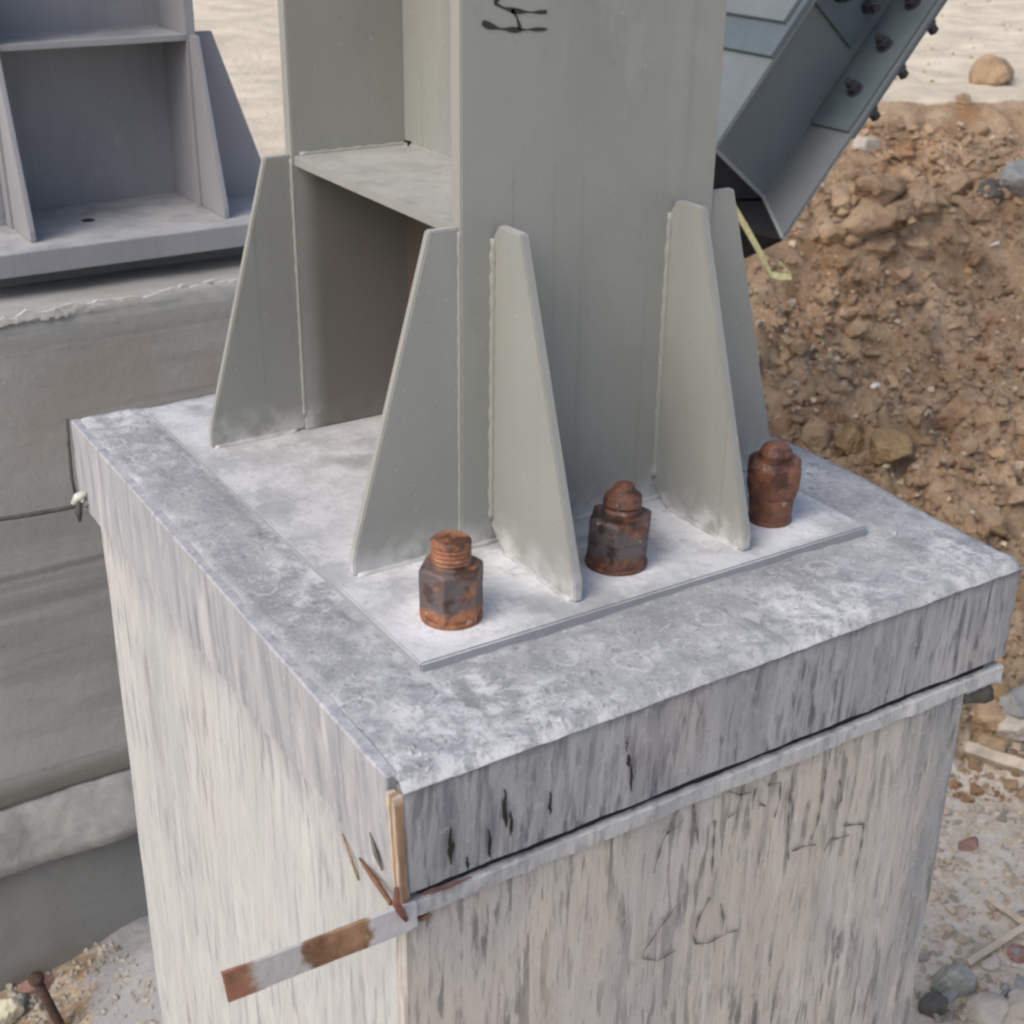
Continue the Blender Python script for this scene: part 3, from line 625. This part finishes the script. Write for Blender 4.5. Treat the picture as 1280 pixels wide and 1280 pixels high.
# the cut end: a pale rim, and plates going on to the bearing, coloured near-black to paint in their shadow
def cut_strip(name, o0, o1, u0, u1, y0, y1, mat, t0=0, **kw):
    V = []
    for o_, tp in ((o1, t0), (o0, 0)):
        for u, y in ((u0 + tp * .5, y0 * (1 - tp)), (u1, y0 * (1 - tp)), (u1, y1), (u0 + tp * .5, y1)): V.append(bp(skew(u, y) - o_, u, y))
    return MB().add(V, [(0, 1, 2, 3), (7, 6, 5, 4), (0, 4, 5, 1), (1, 5, 6, 2), (2, 6, 7, 3), (3, 7, 4, 0)]).build(name, mat, brace, **kw)
cut_strip('end_rim', -.003, .008, -.012, DEP, -.0075, .0075, M_rim); cut_strip('end_rim', -.003, .008, -.0165, .003, -HW - .002, -.0078, M_rim)
cut_strip('shadowed_bearing_plate', .0085, .30, -.010, DEP, -.0065, .0065, M_crack_shadow); cut_strip('shadowed_bearing_plate', .0085, .15, -.014, .001, -HW + .002, -.0068, M_crack_shadow, .45)
cut_strip('shadowed_bearing_plate', .012, .20, DEP * .1, DEP, .008, HW * .9, M_crack_shadow)
s_in = along(1040, 160, .012, -HW * .6)
plate_part('splice_plate', 0, .0005, .012, -HW + .006, -.010, s_in + 1.2, M_splice, s0=s_in, bevel=.001)
plate_part('splice_plate', 0, -.028, -.0145, -HW + .004, HW - .004, s_in + 1.2, M_splice, s0=s_in + .0, bevel=.001)
s_w = along(1040, 28, .18, -.01)
plate_part('splice_plate', 0, .05, DEP - .04, -.018, -.0055, s_w + .9, M_splice, s0=s_w, bevel=.001)
s_t = along(935, 69, DEP + .02, -HW * .3)
plate_part('splice_plate', 0, DEP + .0145, DEP + .028, -HW - .002, HW - .004, s_t + 1.2, M_splice, s0=s_t, bevel=.001)
plate_part('splice_plate', 0, DEP + .0285, DEP + .042, -HW + .02, HW - .02, s_t + 1.1, M_brace, s0=s_t + .10, bevel=.001)
def hexbolt(c, d, r, h):
    """one bolt, its axis along d, running from the nut inside the flange to the head outside"""
    d = np.array(d); mb = MB(); a = np.cross(d, (0.2, 1, .1)); a /= np.linalg.norm(a); b = np.cross(d, a)
    def ring(rad, z, k=6, ph=0): return [c + d * z + (a * math.cos(2 * math.pi * j / k + ph) + b * math.sin(2 * math.pi * j / k + ph)) * rad for j in range(k)]
    for (rad, z0, z1, k) in ((r, .012, .012 + h, 6), (r * .58, .012 + h, .012 + h * 2.0, 10), (r * 1.25, .0122, .015, 12), (r * 1.0, -.029 - h, -.029, 6), (r * 1.25, -.032, -.0285, 12)):
        A = ring(rad, z0, k) + ring(rad * .96, z1, k)
        mb.add(A, [tuple(range(k))[::-1], tuple(range(k, 2 * k))] + [(j, (j + 1) % k, (j + 1) % k + k, j + k) for j in range(k)])
    return mb.build('bolt', M_bolt_dark, brace)
for px, py in ((1070, 112), (1105, 55), (1139, 2)):
    s_ = along(px, py, .022, -HW * .55); hexbolt(bp(s_, 0, -HW * .55), nu, .021, .024)
for px, py in ((1104, 152), (1141, 99), (1177, 43)):      # heads under the front edge of the flange
    s_ = along(px, py, -.05, -HW * .9); c = bp(s_, 0, -HW * .9); mb = MB()
    for rad, z0, z1, k in ((.017, -.03, -.062, 6), (.022, -.0285, -.033, 12)):
        A = [c + nu * zz_ + (ax * math.cos(2 * math.pi * j / k) + yv * math.sin(2 * math.pi * j / k)) * rad for zz_ in (z0, z1) for j in range(k)]
        mb.add(A, [tuple(range(k)), tuple(range(2 * k - 1, k - 1, -1))] + [(j, (j + 1) % k, (j + 1) % k + k, j + k) for j in range(k)])
    mb.build('bolt', M_bolt_dark, brace)
def webbolt(s_, u):
    c = bp(s_, u, -.018); mb = MB()
    for rad, y0, y1, k in ((.022, 0, -.022, 6), (.013, -.022, -.044, 10)):
        A = [c + yv * yy + (ax * math.cos(2 * math.pi * j / k) + nu * math.sin(2 * math.pi * j / k)) * rad for yy in (y0, y1) for j in range(k)]
        mb.add(A, [tuple(range(k)), tuple(range(2 * k - 1, k - 1, -1))] + [(j, (j + 1) % k, (j + 1) % k + k, j + k) for j in range(k)])
    mb.build('bolt', M_bolt_dark, brace)
webbolt(along(1078, 3, .09, -.03), .09); webbolt(s_w + .07, .2)
# faded yellow strap dangling below the brace end
def band(pts, wd, nm, mat, par, dz):
    V = []
    for i, p in enumerate(pts): V += [p, p + np.array(dz[i]) * wd]
    n_ = len(pts); mb = MB().add(V, [(2 * i, 2 * i + 1, 2 * i + 3, 2 * i + 2) for i in range(n_ - 1)])
    o = mb.build(nm, mat, par); md = o.modifiers.new('thickness', 'SOLIDIFY'); md.thickness = .0025; return o
yp = [on_plane(px, py, 1, BY - .25) for px, py in ((912, 258), (930, 288), (948, 320), (963, 347), (976, 350), (990, 349), (984, 336), (978, 328))]
ys = band(yp, .019, 'yellow_strap', M_yellow, None, [(.5, 0, .85)] * 3 + [(.3, .3, .9)] + [(0, .3, .95)] * 2 + [(-.8, .2, .5)] * 2)
tag(ys, 'thin faded yellow strap hanging bent below the end of the diagonal brace', 'strap')

# ------------------------------------------------------------------ stones, clods, debris
def hull_rock(seed, sx, sy, sz, npt=16, sub=0):
    r = np.random.default_rng(seed); p = r.normal(size=(npt, 3)); p /= np.linalg.norm(p, axis=1)[:, None]; p *= r.uniform(.78, 1.05, (npt, 1)); p *= (sx, sy, sz)
    bm = bmesh.new(); [bm.verts.new(tuple(q)) for q in p]; res = bmesh.ops.convex_hull(bm, input=bm.verts[:])
    for v in [v for v in bm.verts if not v.link_faces]: bm.verts.remove(v)
    if sub:                                            # a faceted boulder: a ball cut by random planes, then roughened
        bm.free(); bm = bmesh.new(); bmesh.ops.create_icosphere(bm, subdivisions=4, radius=1)
        N = r.normal(size=(max(8, npt - 7), 3)); N /= np.linalg.norm(N, axis=1)[:, None]; H = r.uniform(.58, .95, len(N))
        D = np.array([v.co for v in bm.verts]); q = D @ N.T; rad = np.minimum(1.05, np.where(q > .05, H / np.maximum(q, .05), 9).min(1))
        rad = rad + .07 * noise3(D * 2.5 + seed) + .045 * noise3(D * 6 + seed) + .025 * noise3(D * 14 + seed)
        for v, d, k in zip(bm.verts, D, rad): v.co = (d[0] * k * sx, d[1] * k * sy, d[2] * k * sz)
    bmesh.ops.recalc_face_normals(bm, faces=bm.faces[:]); me = bpy.data.meshes.new('rock'); bm.to_mesh(me); bm.free(); return me
def stone(name, px, py, size, mat, seed, label, cat='stone', sink=.38, rot=0, sub=2, npt=20):
    P = on_ground(px, py); me = hull_rock(seed, *size, npt, sub); me.materials.append(mat)
    o = bpy.data.objects.new(name, me); COL.objects.link(o); o.location = (P[0], P[1], P[2] + size[2] * (1 - 2 * sink) ); o.rotation_euler = (random.uniform(-.2, .2), random.uniform(-.2, .2), rot)
    tag(o, label, cat); return o
stone('sand_boulder', 1240, 104, (.115, .10, .10), M_stone_b, 3, 'lone brown boulder standing on the pale sand at the upper right', sink=.3)
stone('small_stone', 1202, 127, (.045, .04, .035), M_stone_b, 12, 'small brown stone at the lip of the sand below the lone boulder')
stone('pale_stone', 1084, 190, (.075, .06, .07), M_stone_p, 4, 'pale lump of stone beside the lower bolts of the diagonal brace')
stone('ochre_boulder', 1108, 568, (.105, .08, .07), M_stone_y, 5, 'largest ochre boulder half buried in the slope just behind the pier top', rot=.4)
stone('ochre_boulder', 1062, 556, (.085, .07, .065), M_stone_y, 6, 'brown boulder touching the left side of the largest ochre boulder', rot=.9)
stone('dark_clod', 1022, 545, (.06, .05, .055), M_soil, 7, 'dark clod left of the two ochre boulders behind the pier top', 'clod')
stone('brown_stone', 1060, 298, (.075, .06, .06), M_stone_b, 8, 'pinkish brown stone on the slope just right of the brace end')
stone('dark_stone', 1243, 240, (.09, .06, .045), M_stone_d, 9, 'dark flat stone jutting out under the crest of the slope at the right edge')
stone('grey_stone', 1276, 228, (.10, .08, .07), M_stone_g, 10, 'grey stone under the slope crest cut by the right edge of the picture')
stone('white_chip', 1243, 305, (.034, .02, .014), M_white, 11, 'small white chip lying mid slope at the right', 'chip', sub=0)
stone('white_chip', 1094, 485, (.026, .018, .016), M_white, 14, 'white chip on the slope above the ochre boulders', 'chip', sub=0)
for i, (px, py, s, mm, lb) in enumerate(((1238, 885, .085, M_stone_b, 'tan stone tucked under the right corner of the pier top'), (1232, 925, .075, M_stone_b, 'rounded brown stone right above the pale timber stick'), (1272, 900, .085, M_stone_p, 'pale broken stone at the right edge above the timber stick'),
        (1276, 872, .07, M_stone_g, 'greyish stone at the right edge topmost of the rubble beside the pier'), (1252, 862, .06, M_stone_y, 'ochre stone highest in the rubble beneath the pier top overhang'))):
    stone('rubble_stone', px, py + 12, (s, s * .8, s * .62), mm, 30 + i, lb, sink=.32)
stone('brick_fragment', 1208, 1058, (.04, .028, .018), M_brick, 41, 'dark red brick fragment on the pale dusty ground right of the pier', 'brick')
stone('brick_fragment', 1276, 1196, (.04, .03, .02), M_brick, 42, 'maroon brick piece at the right edge below the crossing laths', 'brick')
stone('concrete_chunk', 1232, 1270, (.06, .05, .035), M_stone_p, 43, 'pale concrete chunk at the bottom right corner of the picture', 'concrete chunk')
stone('concrete_chunk', 1272, 1262, (.045, .04, .035), M_stone_p, 44, 'smaller pale concrete chunk beside the one in the bottom right corner', 'concrete chunk')
stone('pale_stone', 1240, 1208, (.034, .028, .02), M_stone_p, 45, 'white stone just below the lath at the lower right')
stone('mossy_lump', 1190, 1235, (.05, .045, .06), M_green, 46, 'greenish lump standing close to the foot of the pier at the right', 'lump')
stone('brown_lump', 1166, 1262, (.035, .035, .045), M_stone_d, 47, 'dark brown lump against the lower right edge of the pier', 'lump')
stone('pale_block', 2, 1276, (.05, .045, .05), simple('cream_block', (.55, .51, .38), .2, 20), 48, 'cream coloured block in the bottom left corner of the picture', 'block')
stone('rubble_stone', 50, 1236, (.05, .035, .02), M_brick, 49, 'reddish stone lying against the pedestal foot left of the rebar stub')
stone('rubble_stone', 22, 1262, (.035, .03, .03), M_stone_g, 50, 'dark grey stone beside the cream block at the lower left')
# rebar stub
R0, R1 = on_ground(80, 1290), None
top = R0 + np.array((-.035, .015, .155)); rb = empty('rebar_stub', tuple(R0), 'short rusty rebar stub sticking up from rubble in front of the pedestal foot', 'rebar')
MB().tube([R0 - np.array((0, 0, .1)), R0, R0 + (top - R0) * .5, top], .0105, 10, jit=.06).build('shaft', M_rebar, rb, smooth=True)
MB().lathe(tuple(top - np.array((0, 0, .004))), [(.016, 0), (.018, .006), (.015, .014), (.002, .016)], 12).build('mushroomed_top', M_rebar, rb, smooth=True)
# timber sticks
def stick(a, b, r, label, nm, lift=.03):
    A, Bq = on_ground(*a), on_ground(*b); A = A + (0, 0, lift); Bq = Bq + (0, 0, lift); k = 8
    o = MB().tube([A + (Bq - A) * i / k + np.array((0, 0, .0012 * math.sin(i * 1.9))) for i in range(k + 1)], [r * (1 + .03 * math.sin(i * 2.3)) for i in range(k + 1)], 4, jit=.03).build(nm, M_stick, None)
    tag(o, label, 'stick'); return o
stick((1204, 950), (1330, 992), .024, 'pale timber stick lying between the rubble and the dusty ground right of the pier', 'timber_stick', .04)
stick((1207, 1212), (1300, 1152), .011, 'thin pale lath slanting up to the right edge near the lower right corner', 'timber_lath', .02)
stick((1232, 1130), (1290, 1170), .010, 'short lath crossing above the slanting lath at the right edge', 'timber_lath', .02)

# clods on the slope: individuals that share one label, then small gravel as stuff
def visible(P):
    px, py, d = project(P)
    if not (930 < px < 1285 and 100 < py < 960): return False
    if py < 360 and (px - 985) / 205 + (py - 300) / 300 < .06: return False          # behind the brace
    if px < 965: return False
    return py < 552 + (px - 966) * .49 - 6 or px > 1215 and py > 875
meshes = [hull_rock(100 + i, 1, .8, .62, 12) for i in range(10)]
for me in meshes: me.materials.append(M_soil)
meshes2 = [hull_rock(130 + i, 1, .75, .55, 11) for i in range(4)]
for me in meshes2: me.materials.append(M_stone_b)
cnt = 0; tries = 0
while cnt < 290 and tries < 20000:
    tries += 1; Fd = random.uniform(3.25, 6.4); Rr = random.uniform(.55, 2.6)
    x = CAM[0] + .5377 * Fd + .8431 * Rr; y = CAM[1] + .8431 * Fd - .5377 * Rr; z = gh(x, y)
    if not visible((x, y, z)): continue
    r = min(.065, .012 + .016 * random.paretovariate(2.2) - .012 + .003 * Fd)
    st_ = random.random() < .22
    o = bpy.data.objects.new('pebble_stone' if st_ else 'earth_clod', random.choice(meshes2 if st_ else meshes)); COL.objects.link(o)
    o.location = (x, y, z + r * .2); o.scale = (r, r, r); o.rotation_euler = (random.uniform(-.5, .5), random.uniform(-.5, .5), random.uniform(0, 6.28))
    if st_: tag(o, 'tan stone scattered among the earth clods on the slope', 'stone', 'tan stones scattered on the earth slope')
    else: tag(o, 'brown clod of earth lying among others on the excavated slope', 'clod', 'earth clods on the excavated slope')
    cnt += 1
for i, (px, py, sz) in enumerate(((1075, 205, .11), (1100, 235, .13), (1052, 240, .10), (1130, 215, .10), (1085, 270, .12), (1120, 262, .10), (1040, 290, .09), (1150, 245, .12), (1165, 205, .09), (1100, 300, .11), (1060, 325, .08), (1195, 232, .10), (1215, 262, .09), (1140, 300, .09), (1205, 505, .12), (1180, 520, .09), (1228, 520, .08), (1170, 615, .08), (1205, 640, .09), (1240, 650, .08))):
    P = on_ground(px, py); me = hull_rock(300 + i, sz, sz * .75, sz * .6, 26, 1); me.materials.append(M_soil)
    o = bpy.data.objects.new('earth_clod', me); COL.objects.link(o); o.location = (P[0], P[1], P[2] - sz * .12); o.rotation_euler = (random.uniform(-.3, .3), random.uniform(-.3, .3), random.uniform(0, 6))
    if i < 14: tag(o, 'large lumpy clod in the rough band of earth right of the diagonal brace', 'clod', 'large clods beside the brace')
    else: tag(o, 'large dark clod low on the slope above the right corner of the pier', 'clod', 'large clods low on the slope')
for i in range(26):
    for _ in range(40):
        px, py = random.uniform(1160, 1290), random.uniform(1030, 1290)
        if px > 1212 - (py - 862) * .17 + 8 and (py > 1190 or random.random() < .25): break
    sz = random.uniform(.016, .04); P = on_ground(px, py); me = hull_rock(400 + i, sz, sz * .7, sz * .5, 10, 0); me.materials.append((M_stone_p, M_grit, M_stone_g, M_foot)[i % 4])
    o = bpy.data.objects.new('stone_fragment', me); COL.objects.link(o); o.location = (P[0], P[1], P[2] + sz * .12); o.rotation_euler = (random.uniform(-.4, .4), random.uniform(-.4, .4), random.uniform(0, 6))
    tag(o, 'angular bit of broken rubble on the dusty ground at the lower right', 'rubble', 'broken rubble right of the pier foot')
def scatter(name, n, sampler, rr, mat, label=None):
    base = []
    for i in range(6):
        me = hull_rock(200 + i, 1, .8, .65, 9); v = np.array([p.co for p in me.vertices]); f = []
        for p in me.polygons: f.append(tuple(p.vertices))
        base.append((v, f))
    V = []; Fc = []; k = 0
    for i in range(n):
        x, y = sampler(); z = gh(x, y) if n < 10 else None; V.append((x, y)); Fc.append(random.uniform(*rr) * (1 if random.random() < .85 else 1.9))
    xy = np.array(V); zs = ground_h(xy[:, 0], xy[:, 1]); mb = MB()
    for i in range(n):
        v, f = base[i % 6]; c, s = math.cos(i * 1.7), math.sin(i * 1.7); q = v * Fc[i]
        q = np.stack([q[:, 0] * c - q[:, 1] * s + xy[i, 0], q[:, 0] * s + q[:, 1] * c + xy[i, 1], q[:, 2] + zs[i] + Fc[i] * .2], 1); mb.add(q.tolist(), f)
    o = mb.build(name, mat); tag(o, label, kind='stuff'); return o
def fr(F0, F1, R0, R1):
    def g():
        Fd = random.uniform(F0, F1); Rr = random.uniform(R0, R1); return CAM[0] + .5377 * Fd + .8431 * Rr, CAM[1] + .8431 * Fd - .5377 * Rr
    return g
scatter('slope_crumbs', 15000, fr(3.2, 6.3, .5, 2.7), (.005, .018), M_soil, 'loose crumbs of earth on the slope')
scatter('pale_grit', 4200, fr(3.2, 6.4, .5, 2.7), (.005, .014), M_grit, 'pale grit on the slope')
scatter('dust_gravel', 1300, fr(2.4, 3.6, .6, 1.5), (.005, .014), M_grit, 'pale gravel on the dusty ground')
scatter('dark_gravel', 350, fr(2.4, 3.5, .6, 1.5), (.005, .013), M_foot, 'brown gravel on the dusty ground')
scatter('foot_gravel', 700, lambda: (random.uniform(-.25, .14), random.uniform(1.25, 1.78)), (.004, .010), M_foot, 'gravel at the foot of the pedestal')
scatter('sand_pebbles', 160, fr(6.7, 12, .5, 4), (.008, .02), M_stone_b, 'pebbles on the sand')
for o in bpy.data.objects:
    if 'org' in o: del o['org']
